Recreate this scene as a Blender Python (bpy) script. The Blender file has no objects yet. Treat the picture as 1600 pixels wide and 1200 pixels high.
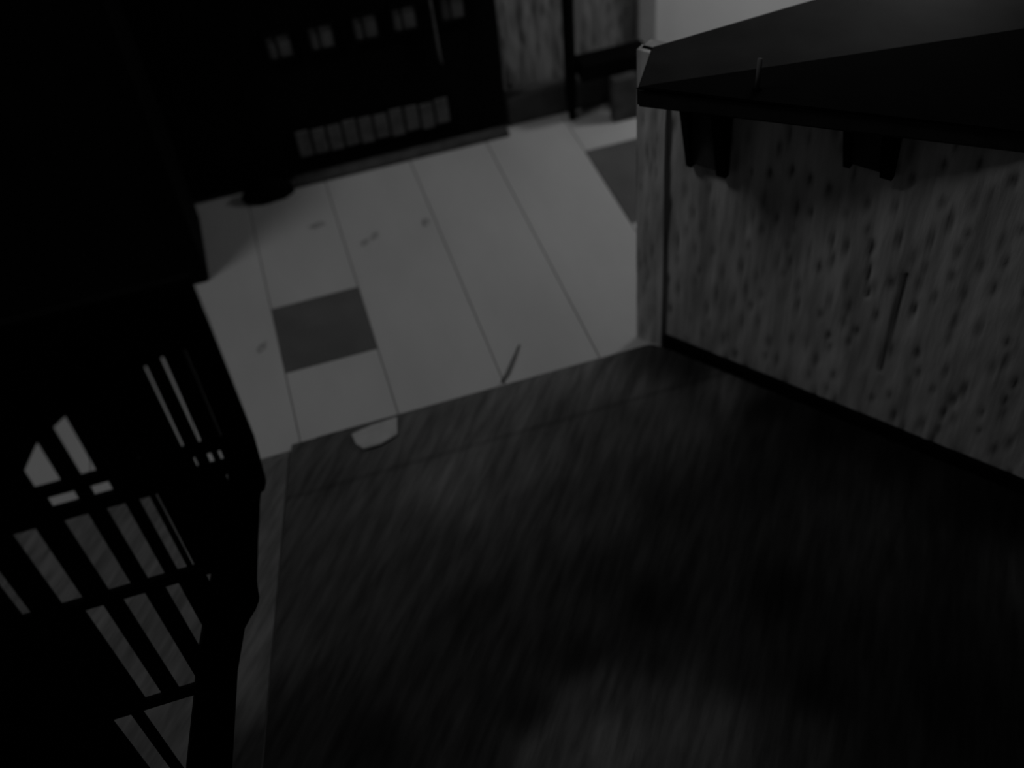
import bpy, bmesh, math, random
from mathutils import Vector, Matrix, noise
random.seed(7)
S = bpy.context.scene
COL = S.collection

# ------------------------------------------------------------------ camera
cam_d = bpy.data.cameras.new('camera')
cam = bpy.data.objects.new('camera', cam_d)
COL.objects.link(cam)
RX = Vector((0.95310, -0.29076, -0.08396)); UP = Vector((0.26634, 0.67411, 0.68894)); BK = Vector((-0.14372, -0.67899, 0.71994))
M = Matrix((RX, UP, BK)).transposed().to_4x4()
M.translation = Vector((0, 0, 1.9))
cam.matrix_world = M
cam_d.sensor_width = 36.0
cam_d.lens = 1672.0 / 1600.0 * 36.0
cam_d.clip_start = 0.02
cam_d.dof.use_dof = True
cam_d.dof.focus_distance = 1.8
cam_d.dof.aperture_fstop = 1.6
S.camera = cam

# ------------------------------------------------------------------ light
W = bpy.data.worlds.new('world'); S.world = W
W.use_nodes = True
bg = W.node_tree.nodes['Background']
bg.inputs[0].default_value = (1, 1, 1, 1)
bg.inputs[1].default_value = 0.014
S.view_settings.view_transform = 'Standard'
S.view_settings.look = 'None'
S.view_settings.gamma = 1.0
S.view_settings.use_curve_mapping = False
S.view_settings.exposure = 0.0

def area(name, loc, target, size, power):
    d = bpy.data.lights.new(name, 'AREA'); d.shape = 'DISK'; d.size = size; d.energy = power
    o = bpy.data.objects.new(name, d); COL.objects.link(o)
    o.location = loc
    o.rotation_euler = (Vector(target) - Vector(loc)).to_track_quat('-Z', 'Y').to_euler()
    return o
area('overhead_fill_light', (0.70, 2.15, 2.6), (0.70, 2.2, 0), 0.5, 0.9)  # unseen fill added overhead to brighten the pale floor
area('left_key_light', (-1.0, 1.95, 3.0), (0.6, 1.8, 0.2), 0.5, 7.4)  # unseen key light added high on the left, set for the under-counter shadow
area('far_wall_fill_light', (1.95, 2.5, 1.2), (1.6, 2.95, 0.2), 0.25, 4.6)  # unseen fill added behind the counter to lift the far wall

# ------------------------------------------------------------------ materials
def grey(name, v, rough=0.9, spec=0.2, nscale=0, namt=0.0, stretch=(1, 1, 1), bump=0.0, bscale=60):
    m = bpy.data.materials.new(name); m.use_nodes = True
    nt = m.node_tree; p = nt.nodes['Principled BSDF']
    p.inputs['Base Color'].default_value = (v, v, v, 1)
    p.inputs['Roughness'].default_value = rough
    p.inputs['Specular IOR Level'].default_value = spec
    tc = nt.nodes.new('ShaderNodeTexCoord'); mp = nt.nodes.new('ShaderNodeMapping')
    mp.inputs['Scale'].default_value = stretch
    nt.links.new(tc.outputs['Object'], mp.inputs['Vector'])
    if namt:
        n = nt.nodes.new('ShaderNodeTexNoise'); n.inputs['Scale'].default_value = nscale; n.inputs['Detail'].default_value = 5
        nt.links.new(mp.outputs[0], n.inputs['Vector'])
        r = nt.nodes.new('ShaderNodeMapRange')
        r.inputs[1].default_value = 0.3; r.inputs[2].default_value = 0.7
        r.inputs[3].default_value = v * (1 - namt); r.inputs[4].default_value = v * (1 + namt)
        nt.links.new(n.outputs['Fac'], r.inputs[0]); nt.links.new(r.outputs[0], p.inputs['Base Color'])
    if bump:
        n2 = nt.nodes.new('ShaderNodeTexNoise'); n2.inputs['Scale'].default_value = bscale; n2.inputs['Detail'].default_value = 4
        nt.links.new(mp.outputs[0], n2.inputs['Vector'])
        b = nt.nodes.new('ShaderNodeBump'); b.inputs['Strength'].default_value = bump; b.inputs['Distance'].default_value = 0.01
        nt.links.new(n2.outputs['Fac'], b.inputs['Height']); nt.links.new(b.outputs[0], p.inputs['Normal'])
    return m

M_PLANK = grey('pale_plank', 0.55, 0.75, 0.2, 5, 0.07, (1, .4, 1), 0.08, 50)
M_DTILE = grey('dark_tile', 0.125, 0.8, 0.2, 7, 0.15, bump=0.05)
M_SUB = grey('floor_joint', 0.22, 0.95, 0.1, 12, 0.3)
M_BLACK = grey('black_paint', 0.0025, 0.85, 0.05, 9, 0.3)
M_BLACKW = grey('black_wood', 0.003, 0.85, 0.06, 9, 0.4, (1, 1, .15))
M_DKGREY = grey('dark_grey_matte', 0.075, 0.9, 0.1, 20, 0.35, bump=0.2)
M_SLAT = grey('dark_grey_grille', 0.105, 0.8, 0.1, 30, 0.3)
M_PANE = grey('dull_glass_pane', 0.15, 0.5, 0.2, 14, 0.3)
M_BASEB = grey('dark_baseboard', 0.07, 0.9, 0.1, 14, 0.3)
M_WHITE = grey('pale_plaster', 0.62, 0.9, 0.1, 4, 0.04)
M_POST = grey('grey_post', 0.30, 0.9, 0.1, 10, 0.1)
M_COUNTER = grey('black_counter', 0.022, 0.6, 0.12, 12, 0.3)
M_BRACKET = grey('bracket_web', 0.05, 0.9, 0.05, 12, 0.2)
M_PAPER = grey('pale_card', 0.48, 0.9, 0.1, 30, 0.1)
M_TWIG = grey('dark_twig', 0.16, 0.9, 0.1, 40, 0.3)
M_CANDLE = grey('grey_wax', 0.10, 0.7, 0.2, 30, 0.1)
M_CORD = grey('black_cord', 0.004, 0.9, 0.05, 30, 0.1)

def rough_wall_mat(name, v, dark):
    m = grey(name, v, 0.95, 0.1, 26, 0.34, (1, 1, .14), 0.25, 70)
    nt = m.node_tree; p = nt.nodes['Principled BSDF']
    src = p.inputs['Base Color'].links[0].from_socket
    a = nt.nodes.new('ShaderNodeAttribute'); a.attribute_name = 'pit'
    mx = nt.nodes.new('ShaderNodeMix'); mx.data_type = 'FLOAT'
    nt.links.new(a.outputs['Fac'], mx.inputs[0]); nt.links.new(src, mx.inputs[2]); mx.inputs[3].default_value = dark
    nt.links.new(mx.outputs[0], p.inputs['Base Color'])
    return m
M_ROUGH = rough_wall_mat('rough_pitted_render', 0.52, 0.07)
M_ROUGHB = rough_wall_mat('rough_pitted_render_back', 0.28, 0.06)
M_PILASTER = rough_wall_mat('smooth_pilaster_render', 0.62, 0.15)

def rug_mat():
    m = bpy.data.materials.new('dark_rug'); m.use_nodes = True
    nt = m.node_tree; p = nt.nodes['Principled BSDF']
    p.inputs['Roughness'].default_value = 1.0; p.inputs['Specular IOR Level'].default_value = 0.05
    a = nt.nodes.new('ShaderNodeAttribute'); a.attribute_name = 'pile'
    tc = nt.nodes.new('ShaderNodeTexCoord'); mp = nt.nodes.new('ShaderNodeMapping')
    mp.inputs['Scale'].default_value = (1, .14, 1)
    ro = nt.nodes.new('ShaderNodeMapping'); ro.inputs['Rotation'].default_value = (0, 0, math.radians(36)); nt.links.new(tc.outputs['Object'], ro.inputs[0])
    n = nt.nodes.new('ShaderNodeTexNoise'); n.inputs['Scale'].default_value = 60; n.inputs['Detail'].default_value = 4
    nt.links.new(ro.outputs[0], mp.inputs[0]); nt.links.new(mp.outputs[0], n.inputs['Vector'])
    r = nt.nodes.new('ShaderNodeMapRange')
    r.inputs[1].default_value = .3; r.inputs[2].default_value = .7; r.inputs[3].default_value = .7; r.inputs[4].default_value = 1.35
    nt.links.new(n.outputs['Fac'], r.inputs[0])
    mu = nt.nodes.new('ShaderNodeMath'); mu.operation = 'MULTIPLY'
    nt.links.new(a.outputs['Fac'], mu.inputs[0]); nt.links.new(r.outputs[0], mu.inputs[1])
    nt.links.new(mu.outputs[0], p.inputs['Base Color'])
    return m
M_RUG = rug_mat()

# ------------------------------------------------------------------ helpers
def link(name, bm, mat, parent=None, smooth=False):
    bmesh.ops.recalc_face_normals(bm, faces=bm.faces)
    me = bpy.data.meshes.new(name); bm.to_mesh(me); bm.free()
    me.materials.append(mat)
    if smooth:
        for f in me.polygons: f.use_smooth = True
    o = bpy.data.objects.new(name, me); COL.objects.link(o)
    if parent: o.parent = parent
    return o
def bx(bm, x0, x1, y0, y1, z0, z1, bev=0.0):
    b = bmesh.new()
    vs = [b.verts.new((x, y, z)) for x in (x0, x1) for y in (y0, y1) for z in (z0, z1)]
    for f in ((0, 1, 3, 2), (4, 6, 7, 5), (0, 4, 5, 1), (2, 3, 7, 6), (0, 2, 6, 4), (1, 5, 7, 3)):
        b.faces.new([vs[i] for i in f])
    if bev: bmesh.ops.bevel(b, geom=list(b.edges), offset=bev, segments=1, affect='EDGES')
    me = bpy.data.meshes.new('t'); b.to_mesh(me); b.free(); bm.from_mesh(me); bpy.data.meshes.remove(me)
def box(name, x0, x1, y0, y1, z0, z1, mat, parent=None, bev=0.0):
    bm = bmesh.new(); bx(bm, x0, x1, y0, y1, z0, z1, bev)
    return link(name, bm, mat, parent)
def prism(name, pts, a, b, mat, parent=None, axis='z', bev=0.0):
    """pts polygon extruded from a to b along axis ('z': pts are x,y;  'y': pts are x,z)"""
    bm = bmesh.new()
    def P(p, t): return (p[0], p[1], t) if axis == 'z' else (p[0], t, p[1])
    v0 = [bm.verts.new(P(p, a)) for p in pts]; v1 = [bm.verts.new(P(p, b)) for p in pts]
    bm.faces.new(v0); bm.faces.new(v1[::-1])
    n = len(pts)
    for i in range(n): bm.faces.new((v0[i], v0[(i + 1) % n], v1[(i + 1) % n], v1[i]))
    if bev: bmesh.ops.bevel(bm, geom=list(bm.edges), offset=bev, segments=2, affect='EDGES')
    return link(name, bm, mat, parent)
def tube(name, pts, radii, mat, parent=None, seg=10):
    bm = bmesh.new(); rings = []
    for i, p in enumerate(pts):
        p = Vector(p)
        d = (Vector(pts[min(i + 1, len(pts) - 1)]) - Vector(pts[max(i - 1, 0)])).normalized()
        u = d.cross(Vector((0, 1, 0.01))); u = u.normalized() if u.length > 1e-3 else Vector((1, 0, 0)); w = d.cross(u)
        rings.append([bm.verts.new(p + (u * math.cos(t) + w * math.sin(t)) * radii[i]) for t in [2 * math.pi * k / seg for k in range(seg)]])
    for a, b in zip(rings, rings[1:]):
        for k in range(seg): bm.faces.new((a[k], a[(k + 1) % seg], b[(k + 1) % seg], b[k]))
    bm.faces.new(rings[0]); bm.faces.new(rings[-1])
    return link(name, bm, mat, parent, True)
def thing(name, label, cat, loc=(0, 0, 0), group=None):
    o = bpy.data.objects.new(name, None); COL.objects.link(o); o.location = loc; o.empty_display_size = .05
    o['label'] = label; o['category'] = cat
    if group: o['group'] = group
    return o
def tag(o, label, cat, group=None):
    o['label'] = label; o['category'] = cat
    if group: o['group'] = group
    return o
def structure(o): o['kind'] = 'structure'; return o
def at(root, o):      # part modelled in world coordinates -> keep it there under an Empty at root.location
    o.location = Vector(o.location) - root.location; o.parent = root
    return o

# ------------------------------------------------------------------ floor: pale strips with dark inset tiles
floor = structure(box('floor', -2.6, 2.6, -0.4, 3.3, -0.08, -0.004, M_SUB))
JO = [-2.108, -1.864, -1.621, -1.378, -1.135, -0.892, -0.649, -0.396, -0.152, 0.091, 0.362, 0.611, 0.880, 1.124, 1.37, 1.61, 1.86]
G = 0.0012
def strip(i, y0, y1, mat=M_PLANK, name='plank'):
    dz = random.uniform(-.0006, .0006)
    box(name, JO[i] + G, JO[i + 1] - G, y0, y1, -0.012, dz, mat, floor, 0.0012)
for i in range(len(JO) - 1):
    if i == 8:
        strip(i, -.4, 2.043); strip(i, 2.0435, 2.304, M_DTILE, 'tile'); strip(i, 2.3045, 3.0)
    elif i == 12:
        strip(i, -.4, 2.27); strip(i, 2.2705, 2.66, M_DTILE, 'tile'); strip(i, 2.6605, 3.0)
    else:
        strip(i, -.4, 3.0)

# ------------------------------------------------------------------ rough walls
def rough_panel(bm, origin, wd, nrm, length, height, pits, ds, dz, lay, seed, lines=()):
    nu = int(length / ds); nv = int(height / dz)
    grid = []
    cell = {}
    for k, (ps, pz, rs, rz, dp) in enumerate(pits):
        for a in range(int((ps - rs * 2) / .05) - 1, int((ps + rs * 2) / .05) + 2):
            for b in range(int((pz - rz * 2) / .05) - 1, int((pz + rz * 2) / .05) + 2):
                cell.setdefault((a, b), []).append(k)
    for i in range(nu + 1):
        row = []
        for j in range(nv + 1):
            s = length * i / nu; z = height * j / nv
            d = 0.0022 * noise.noise(Vector((s * 40, z * 14, seed))) + 0.004 * noise.noise(Vector((s * 9, z * 5, seed + 5)))
            f = 0.0
            for k in cell.get((int(math.floor(s / .05)), int(math.floor(z / .05))), ()):
                ps, pz, rs, rz, dp = pits[k]
                q = ((s - ps) / rs) ** 2 + ((z - pz) / rz) ** 2
                if q < 4: f = max(f, dp * math.exp(-q * 1.3))
            for (s0, z0, s1, z1, w) in lines:
                if min(z0, z1) < z < max(z0, z1):
                    sc = s0 + (s1 - s0) * (z - z0) / (z1 - z0)
                    f = max(f, math.exp(-((s - sc) / w) ** 2))
            p = Vector(origin) + Vector(wd) * s + Vector((0, 0, z)) + Vector(nrm) * (d - 0.007 * f)
            v = bm.verts.new(p); v[lay] = min(1.0, f)
            row.append(v)
        grid.append(row)
    for i in range(nu):
        for j in range(nv):
            bm.faces.new((grid[i][j], grid[i + 1][j], grid[i + 1][j + 1], grid[i][j + 1]))
    return grid
def link_rough(name, bm, mat, parent=None):
    me = bpy.data.meshes.new(name); bm.to_mesh(me); bm.free(); me.materials.append(mat)
    for f in me.polygons: f.use_smooth = True
    o = bpy.data.objects.new(name, me); COL.objects.link(o)
    if parent: o.parent = parent
    return o
def back_box(bm, o, wd, nrm, L, H, depth, lay):
    o = Vector(o); wd = Vector(wd); nb = -Vector(nrm)
    q = [o, o + wd * L, o + wd * L + nb * depth, o + nb * depth]
    lo = [bm.verts.new(p + nb * (0.0 if k > 1 else .0)) for k, p in enumerate(q)]
    hi = [bm.verts.new(p + Vector((0, 0, H))) for p in q]
    bm.faces.new(hi); bm.faces.new(lo[::-1])
    for k in (1, 2, 3): bm.faces.new((lo[k], lo[(k + 1) % 4], hi[(k + 1) % 4], hi[k]))

B0 = Vector((0.7333, 1.8332, 0)); WD = Vector((0.6065, -0.7951, 0)); NR = Vector((-0.7951, -0.6065, 0))
WH = 0.80; WL = 1.75
pits = []
named = [(.576, .684), (.626, .728), (.683, .75), (.746, .733), (.30, .60), (.345, .62), (.385, .615), (.425, .605)]
for s, z in named: pits.append((s, z, .0065, .018, .9))
row = 0; z = 0.03
while z < .78:
    s = 0.085 + (row % 2) * .027
    while s < WL:
        ss = s + random.uniform(-.016, .016); zz = z + random.uniform(-.018, .018)
        if random.random() < .86 and all(abs(ss - a) > .022 or abs(zz - b) > .035 for a, b in named):
            k = random.uniform(.25, .75) + .25 * min(1, s / .7)
            pits.append((ss, zz, random.uniform(.0045, .0065), random.uniform(.015, .034), k))
        s += .054
    z += .052; row += 1
bm = bmesh.new(); lay = bm.verts.layers.float.new('pit')
rough_panel(bm, B0, WD, NR, WL, WH, pits, .0065, .009, lay, 1.3,
            lines=((.607, .47, .599, .185, .0045), (.524, .52, .540, .38, .003)))
back_box(bm, B0, WD, NR, WL, WH, .04, lay)
structure(link_rough('wall_right', bm, M_ROUGH))
# pilaster strip on the free end of the low wall
bm = bmesh.new(); lay = bm.verts.layers.float.new('pit')
pp = [(random.uniform(.008, .06), random.uniform(.03, .75), .004, random.uniform(.014, .03), random.uniform(.2, .6)) for _ in range(34)]
o0 = B0 + NR * .010 - WD * .004
rough_panel(bm, o0, WD, NR, .070, WH, pp, .0045, .010, lay, 4.0)
back_box(bm, o0, WD, NR, .070, WH, .022, lay)
structure(link_rough('trim_1', bm, M_PILASTER))

# back wall, the same rough render, with its plinth
bm = bmesh.new(); lay = bm.verts.layers.float.new('pit')
pits = []
for _ in range(420):
    pits.append((random.uniform(0, .62), random.uniform(.08, 1.2), .006, random.uniform(.02, .05), random.uniform(.3, .8)))
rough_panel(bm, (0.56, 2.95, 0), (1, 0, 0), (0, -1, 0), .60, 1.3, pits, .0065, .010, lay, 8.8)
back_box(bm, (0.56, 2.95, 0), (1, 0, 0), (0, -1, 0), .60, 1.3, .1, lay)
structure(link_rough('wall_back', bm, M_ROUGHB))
structure(box('baseboard_back', 0.70, 1.155, 2.885, 2.946, 0, 0.10, M_BASEB, bev=.006))
structure(box('wall_far', 1.23, 2.6, 2.965, 3.06, 0, 1.3, M_WHITE))
structure(box('trim_2', 1.160, 1.222, 2.925, 3.05, 0, 1.3, M_POST, bev=.004))
def shade_strip():  # black strip standing in for the shade along the low wall's foot
    bm = bmesh.new()
    q = [B0 + WD * .075 + NR * .001, B0 + WD * WL + NR * .001, B0 + WD * WL + NR * .014, B0 + WD * .075 + NR * .014]
    lo = [bm.verts.new(p) for p in q]; hi = [bm.verts.new(p + Vector((0, 0, .045))) for p in q]
    bm.faces.new(lo); bm.faces.new(hi)
    for k in range(4): bm.faces.new((lo[k], lo[(k + 1) % 4], hi[(k + 1) % 4], hi[k]))
    return link('shade_strip_right', bm, M_BLACKW)
structure(shade_strip())
structure(box('wall_left', -2.6, .56, 3.18, 3.3, 0, 1.6, M_BLACKW))

# ------------------------------------------------------------------ counter on the low wall
ctr = thing('counter_shelf', 'black counter slab lying along the top of the rough low wall', 'counter', (0.95, 1.5, 0.80))
at(ctr, prism('countertop', [(.645, 1.632), (1.165, 1.245), (1.58, .93), (1.9, 1.86), (1.055, 1.790), (.727, 1.763)], .801, .84, M_COUNTER, None, 'z', .004))
at(ctr, prism('dark_near_sheet', [(.641, 1.630), (1.165, 1.237), (1.585, .915), (1.75, 1.46), (1.366, 1.516), (.946, 1.582), (.668, 1.626)], .8405, .846, M_BLACK, None, 'z', .002))  # black sheet added for the counter's unlit near side, dark by colour
def bracket(s0, s1, ztip, out0):
    # tapered hanging bracket: two side plates and a web between them
    br = []
    o = bpy.data.objects.new('bracket', None); COL.objects.link(o); o.empty_display_size = .03
    at(ctr, o)
    def P(s, z, n): return B0 + WD * s + NR * n + Vector((0, 0, z))
    def solid(name, a, b, mat):
        bm = bmesh.new()
        prof = [(.006, .799), (out0, .799), (out0, .775), (.02, ztip), (.006, ztip)]
        v0 = [bm.verts.new(P(a, z, n)) for n, z in prof]; v1 = [bm.verts.new(P(b, z, n)) for n, z in prof]
        bm.faces.new(v0); bm.faces.new(v1[::-1])
        for i in range(5): bm.faces.new((v0[i], v0[(i + 1) % 5], v1[(i + 1) % 5], v1[i]))
        q = link(name, bm, mat); q.parent = o
    w = s1 - s0
    solid('side_plate', s0, s0 + w * .14, M_BLACK)
    solid('side_plate', s1 - w * .24, s1, M_BLACK)
    bm = bmesh.new()
    v = [bm.verts.new(P(s, z, n)) for s in (s0 + w * .14, s1 - w * .24) for n, z in ((.006, .799), (.03, .799), (.018, ztip + .01), (.006, ztip + .01))]
    for f in ((0, 1, 2, 3), (7, 6, 5, 4), (0, 4, 5, 1), (1, 5, 6, 2), (2, 6, 7, 3), (3, 7, 4, 0)): bm.faces.new([v[i] for i in f])
    q = link('web', bm, M_BRACKET); q.parent = o
bracket(.122, .214, .57, .07)
bracket(.452, .546, .68, .05)

c = thing('candle', 'thin grey candle standing on the black counter', 'candle', (.835, 1.53, .8465))
tube('stem', [(0, 0, .0), (0, 0, .06)], [.005, .0045], M_CANDLE, c)
tube('foot', [(0, 0, .0), (0, 0, .004)], [.009, .008], M_BLACK, c)

# ------------------------------------------------------------------ black cabinet at the back
cab = thing('cabinet', 'large black cabinet with a row of small panes, against the back wall', 'cabinet', (-.2, 3.0, 0))
at(cab, box('body', -1.9, .697, 2.872, 3.16, 0.018, 1.5, M_BLACKW, None, .004))
at(cab, box('foot_shade_strip', -.0, .690, 2.832, 2.90, 0, .017, M_DKGREY, None, .003))  # dark strip in place of the soft floor shade at the cabinet foot
n = 10
for k in range(n):
    x0 = .040 + k * .048
    v = box('grille_slat', x0, x0 + .040, 2.862, 2.874, .082 + .004 * math.sin(k * 3), .168 + .003 * math.cos(k * 2), M_SLAT, None, .002)
    at(cab, v)
at(cab, box('grille_frame', .028, .530, 2.866, 2.875, .066, .180, M_BLACK))
for x in (.030, .150, .278, .392, .535):
    f = bpy.data.objects.new('window', None); COL.objects.link(f); f.empty_display_size = .02
    at(cab, f)
    for a, b, nm in ((x - .010, x + .072, 'frame'),):
        bm = bmesh.new()
        bx(bm, a, b, 2.858, 2.873, .402, .412); bx(bm, a, b, 2.858, 2.873, .482, .492)
        bx(bm, a, a + .008, 2.858, 2.873, .412, .482); bx(bm, b - .008, b, 2.858, 2.873, .412, .482); bx(bm, x + .021, x + .026, 2.858, 2.873, .412, .482)
        link('frame', bm, M_BLACK, f)
    for a, b in ((x - .002, x + .021), (x + .026, x + .064)):
        box('pane', a, b, 2.866, 2.8735, .412, .482, M_PANE, f)
at(cab, tube('door_handle', [(.512, 2.86, .285), (.508, 2.855, .31), (.503, 2.855, .50), (.503, 2.862, .53)], [.003, .004, .004, .003], M_SLAT))

# ------------------------------------------------------------------ black chest at the left
ch = thing('chest', 'black chest standing at the far left in front of the cabinet', 'chest', (-1.0, 2.6, 0))
at(ch, box('body', -1.9, -.300, 2.490, 2.80, .0, 1.0, M_BLACKW, None, .006))
at(ch, box('lid', -1.92, -.292, 2.482, 2.81, 1.0, 1.04, M_BLACK, None, .006))

# dark rounded bundle at the foot of the cabinet
bm = bmesh.new(); bmesh.ops.create_icosphere(bm, subdivisions=3, radius=1)
for v in bm.verts:
    d = 1 + .12 * noise.noise(v.co * 2.2)
    v.co = Vector((v.co.x * .080 * d, v.co.y * .040 * d, max(-.0, v.co.z) * .06 * d))
o = link('cloth_bundle', bm, M_BLACK, None, True); o.location = (-.085, 2.829, 0)
tag(o, 'low black cloth bundle on the pale floor at the foot of the cabinet', 'bundle')

# ------------------------------------------------------------------ black stool half hidden at the back
st = thing('bench', 'black bench with a tall end post against the rough back wall', 'bench', (1.05, 2.80, 0))
at(st, box('seat', .926, 1.15, 2.795, 2.875, .15, .205, M_BLACK, None, .004))
at(st, tube('post', [(.905, 2.845, 0), (.903, 2.845, .10), (.905, 2.845, .3), (.912, 2.845, .75)], [.012, .019, .019, .019], M_BLACKW))
at(st, box('leg', 1.015, 1.10, 2.765, 2.80, 0, .149, M_DKGREY, None, .003))
at(st, box('leg', 1.11, 1.145, 2.80, 2.87, 0, .149, M_BLACK, None, .003))

# ------------------------------------------------------------------ slatted railing in the foreground
YG0, YG1 = .986, .994
ra = thing('slatted_railing', 'tall black slatted railing on a raked leg, at the left front', 'railing', (-.4, .995, 0))
top = [(-1.0, .90), (-.53, .925), (-.409, .935), (-.377, .98), (-.333, 1.007), (-.28, 1.03), (-.205, 1.060), (-.137, 1.06), (-.137, 1.16), (-1.0, 1.16)]
at(ra, prism('headboard', top, YG0, YG1, M_BLACKW, None, 'y', .002))
def rail(z0, z1, xr, xl=-1.0, nm='rail'): at(ra, box(nm, xl, xr, YG0 - .001, YG1 + .001, z0, z1, M_BLACK, None, .003))
rail(.880, .902, -.1375); rail(.832, .860, -.150); rail(.640, .665, -.235); rail(.348, .375, -.36)
def slats(gaps, z0, z1, xr):
    xs = -1.0
    for a, b in gaps + [(xr, None)]:
        if a - xs > .001: at(ra, box('slat', xs, a, YG0, YG1, z0, z1, M_BLACKW, None, .0015)); xs = b
slats([(-.409, -.376), (-.352, -.332), (-.2797, -.2785), (-.2255, -.222), (-.204, -.2), (-.1755, -.1745)], .902, 1.065, -.137)
slats([(-.403, -.369), (-.35, -.326), (-.2185, -.2155), (-.201, -.195), (-.187, -.183)], .860, .880, -.14)
slats([(-.52, -.507), (-.466, -.436), (-.401, -.369), (-.346, -.321), (-.304, -.2895), (-.2825, -.279)], .665, .832, -.19)
slats([(-.445, -.418), (-.391, -.359), (-.331, -.311)], .375, .640, -.298)
at(ra, box('slat', -.299, -.272, YG0, YG1, .50, .64, M_BLACKW, None, .0015))
slats([(-.508, -.478), (-.460, -.40)], .02, .348, -.40)
# raked turned leg below the corner post
at(ra, prism('corner_post', [(-.137, 1.10), (-.137, .88), (-.143, .80), (-.150, .782), (-.200, .782), (-.171, .88), (-.171, 1.10)], YG0 - .002, YG1 + .002, M_BLACK, None, 'y', .002))
leg = [(-.148, .80), (-.168, .755), (-.180, .70), (-.208, .60), (-.217, .548), (-.232, .520), (-.258, .495), (-.295, .385), (-.389, .077), (-.404, .018), (-.495, .018),
       (-.455, .127), (-.385, .32), (-.345, .435), (-.300, .545), (-.262, .64), (-.235, .72), (-.21, .80)]
at(ra, prism('leg', leg, YG0 - .004, YG1 + .004, M_BLACK, None, 'y', .004))
at(ra, prism('leg', [(-1.0, .018), (-.93, .018), (-.93, .9), (-1.0, .9)], YG0 - .004, YG1 + .004, M_BLACK, None, 'y', .004))

# ------------------------------------------------------------------ dark rug, patchy tone with light falloff and wall-foot shade painted in (x, y, reflectance)
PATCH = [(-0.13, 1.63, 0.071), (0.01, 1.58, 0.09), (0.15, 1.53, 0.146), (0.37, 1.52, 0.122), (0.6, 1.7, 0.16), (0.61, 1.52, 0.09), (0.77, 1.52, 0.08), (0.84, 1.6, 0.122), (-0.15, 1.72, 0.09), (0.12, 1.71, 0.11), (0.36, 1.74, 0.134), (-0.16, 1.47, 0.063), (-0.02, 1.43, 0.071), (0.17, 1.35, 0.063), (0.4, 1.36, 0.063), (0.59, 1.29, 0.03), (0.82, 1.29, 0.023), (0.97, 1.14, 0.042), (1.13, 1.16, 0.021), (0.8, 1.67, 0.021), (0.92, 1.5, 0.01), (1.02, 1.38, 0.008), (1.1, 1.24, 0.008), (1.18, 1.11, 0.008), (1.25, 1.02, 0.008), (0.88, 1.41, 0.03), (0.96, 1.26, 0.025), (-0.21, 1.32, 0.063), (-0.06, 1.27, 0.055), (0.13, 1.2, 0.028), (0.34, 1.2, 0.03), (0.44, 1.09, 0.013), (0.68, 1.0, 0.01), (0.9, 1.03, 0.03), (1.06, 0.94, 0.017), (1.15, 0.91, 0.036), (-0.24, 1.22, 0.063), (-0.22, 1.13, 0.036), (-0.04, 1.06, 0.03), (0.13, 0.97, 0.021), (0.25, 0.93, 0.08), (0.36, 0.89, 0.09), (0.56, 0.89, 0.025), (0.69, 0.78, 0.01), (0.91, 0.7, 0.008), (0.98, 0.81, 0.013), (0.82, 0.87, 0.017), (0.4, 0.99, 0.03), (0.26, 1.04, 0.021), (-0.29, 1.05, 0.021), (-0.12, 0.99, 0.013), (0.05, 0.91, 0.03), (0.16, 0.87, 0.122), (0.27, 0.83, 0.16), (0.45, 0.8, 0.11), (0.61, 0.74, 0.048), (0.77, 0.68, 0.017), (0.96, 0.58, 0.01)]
bm = bmesh.new(); lay = bm.verts.layers.float.new('pile')
def rug_edge(y): return -.172 - .175 * (1.79 - y) / .79 if y > .3 else -.502
X1, Y0, Y1 = 1.9, -.1, 1.795
nu, nv = 300, 260
gr = []
for i in range(nu + 1):
    r = []
    for j in range(nv + 1):
        y = Y0 + (Y1 - Y0) * j / nv
        xl = rug_edge(y); x = xl + (X1 - xl) * i / nu
        # keep the rug clear of the low wall
        dd = (Vector((x, y, 0)) - B0).dot(NR)
        if dd < .016:
            x += NR.x * (.016 - dd); y += NR.y * (.016 - dd)
        e = min(i, j, nv - j, 6) / 6
        h = (.011 * math.sqrt(e) + .002) if i > 8 else .0125 * math.sqrt(min(nv - j, 6) / 6)
        # pile lies in streaks
        u = x * .79 - y * .61; w = x * .61 + y * .79
        h += e * (.0016 * noise.noise(Vector((u * 70, w * 12, 1))) + .0012 * noise.noise(Vector((u * 160, w * 30, 3))))
        xx = x + .05 * noise.noise(Vector((u * 6, w * 3, 7.7))); yy = y + .05 * noise.noise(Vector((u * 6, w * 3, 3.1)))
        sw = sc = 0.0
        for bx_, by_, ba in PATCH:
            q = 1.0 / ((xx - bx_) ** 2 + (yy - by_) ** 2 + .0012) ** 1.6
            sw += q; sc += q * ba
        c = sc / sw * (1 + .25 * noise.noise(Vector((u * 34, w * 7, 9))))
        yb = Y1 - y
        if .165 < yb < .18: c *= .8
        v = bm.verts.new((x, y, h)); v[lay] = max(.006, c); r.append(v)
    gr.append(r)
for i in range(nu):
    for j in range(nv):
        bm.faces.new((gr[i][j], gr[i + 1][j], gr[i + 1][j + 1], gr[i][j + 1]))
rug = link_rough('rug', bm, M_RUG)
tag(rug, 'large dark patchy rug covering the floor in the foreground', 'rug')

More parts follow.
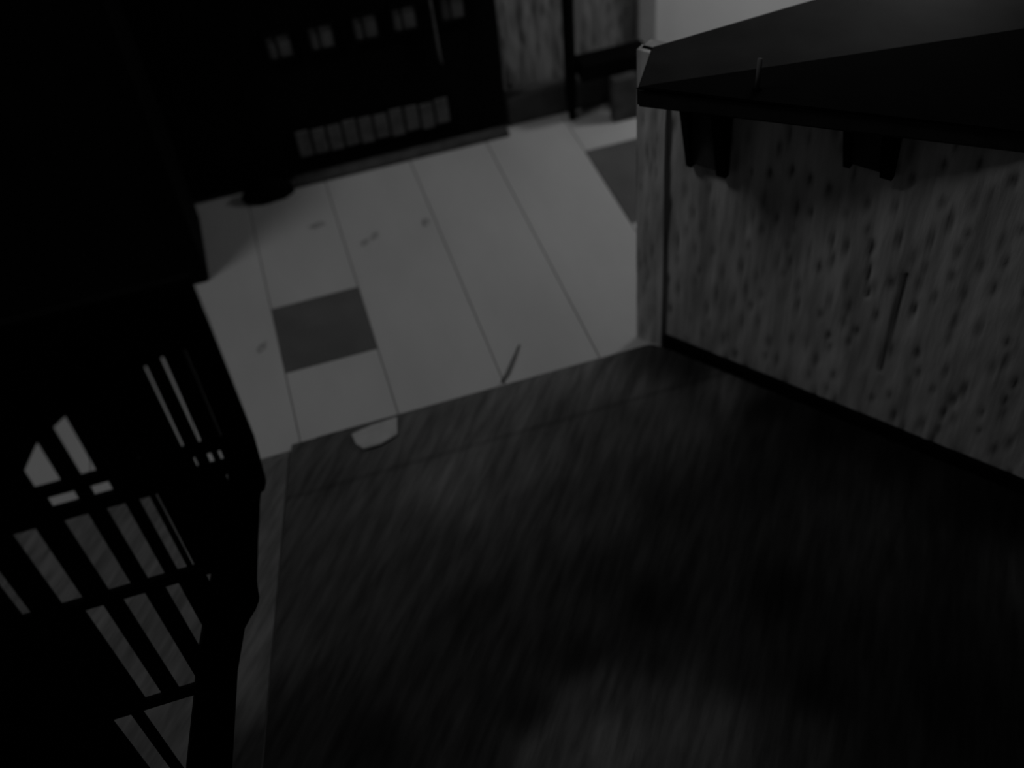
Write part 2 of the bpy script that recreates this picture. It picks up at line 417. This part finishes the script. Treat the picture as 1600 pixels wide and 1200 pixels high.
# lighter mat to the left of the rug
bm = bmesh.new(); lay = bm.verts.layers.float.new('pile')
gr = []
for i in range(91):
    r = []
    for j in range(141):
        y = .2 + 1.575 * j / 140
        x = -1.25 + (rug_edge(y) - .004 + 1.25) * i / 90
        e = min(i, j, 140 - j, 3) / 3
        u = x * .79 - y * .61; w = x * .61 + y * .79
        h = .002 + e * (.0105 + .0016 * noise.noise(Vector((u * 50, w * 10, 1))))
        v = bm.verts.new((x, y, h)); v[lay] = (.15 if x < -.42 else .15 - .11 * max(0, min(1, (1.16 - y) / .08))) + .04 * noise.noise(Vector((u * 12, w * 5, 2)))  # colour drops near the railing leg: its shade painted into the mat
        r.append(v)
    gr.append(r)
for i in range(90):
    for j in range(140): bm.faces.new((gr[i][j], gr[i + 1][j], gr[i + 1][j + 1], gr[i][j + 1]))
tag(link_rough('mat', bm, M_RUG), 'grey mat lying under the slatted railing, left of the dark rug', 'mat')

# ------------------------------------------------------------------ small things on the floor
p = prism('card', [(-.030, 1.758), (-.026, 1.722), (-.012, 1.700), (.030, 1.700), (.074, 1.716), (.086, 1.772), (.02, 1.766)],   .0165, .0215, M_PAPER, None, 'z', .002)
tag(p, 'small pale scrap of card lying on the far edge of the rug', 'card')
t = tube('twig', [(.437, 1.914, .004), (.410, 1.872, .006), (.378, 1.825, .006), (.357, 1.803, .005)], [.0022, .0038, .0045, .003], M_TWIG)
tag(t, 'thin dark twig lying on the pale floor beside the rug edge', 'twig')
def scrap(x, y, rx, ry, rot, label):  # small flat pieces standing in for dull marks on the floor
    bm = bmesh.new()
    n = 9; c0 = bm.verts.new((0, 0, .004)); ring = []
    for k in range(n):
        a = 2 * math.pi * k / n; q = random.uniform(.75, 1.15)
        ring.append(bm.verts.new((rx * q * math.cos(a), ry * q * math.sin(a), random.uniform(.0012, .003))))
    low = [bm.verts.new((v.co.x * .96, v.co.y * .96, .0008)) for v in ring]
    for k in range(n):
        bm.faces.new((c0, ring[k], ring[(k + 1) % n])); bm.faces.new((ring[k], low[k], low[(k + 1) % n], ring[(k + 1) % n]))
    bm.faces.new(low[::-1])
    o = link('floor_mark', bm, M_MARK); o.location = (x, y, 0); o.rotation_euler.z = rot
    tag(o, label, 'mark', 'grey marks on the pale floor')
M_MARK = grey('grey_mark', 0.36, 0.95, 0.05, 60, 0.3)
scrap(.033, 2.623, .026, .012, .1, 'grey mark on the pale floor nearest the cabinet')
scrap(.148, 2.487, .010, .018, -.6, 'left one of two small grey marks close together on the pale floor')
scrap(.182, 2.508, .010, .018, -.6, 'right one of two small grey marks close together on the pale floor')
scrap(.335, 2.509, .012, .020, -.3, 'grey mark against a floor joint, farthest right')
scrap(-.195, 2.161, .010, .022, -.6, 'grey mark on the pale floor left of the dark tile')
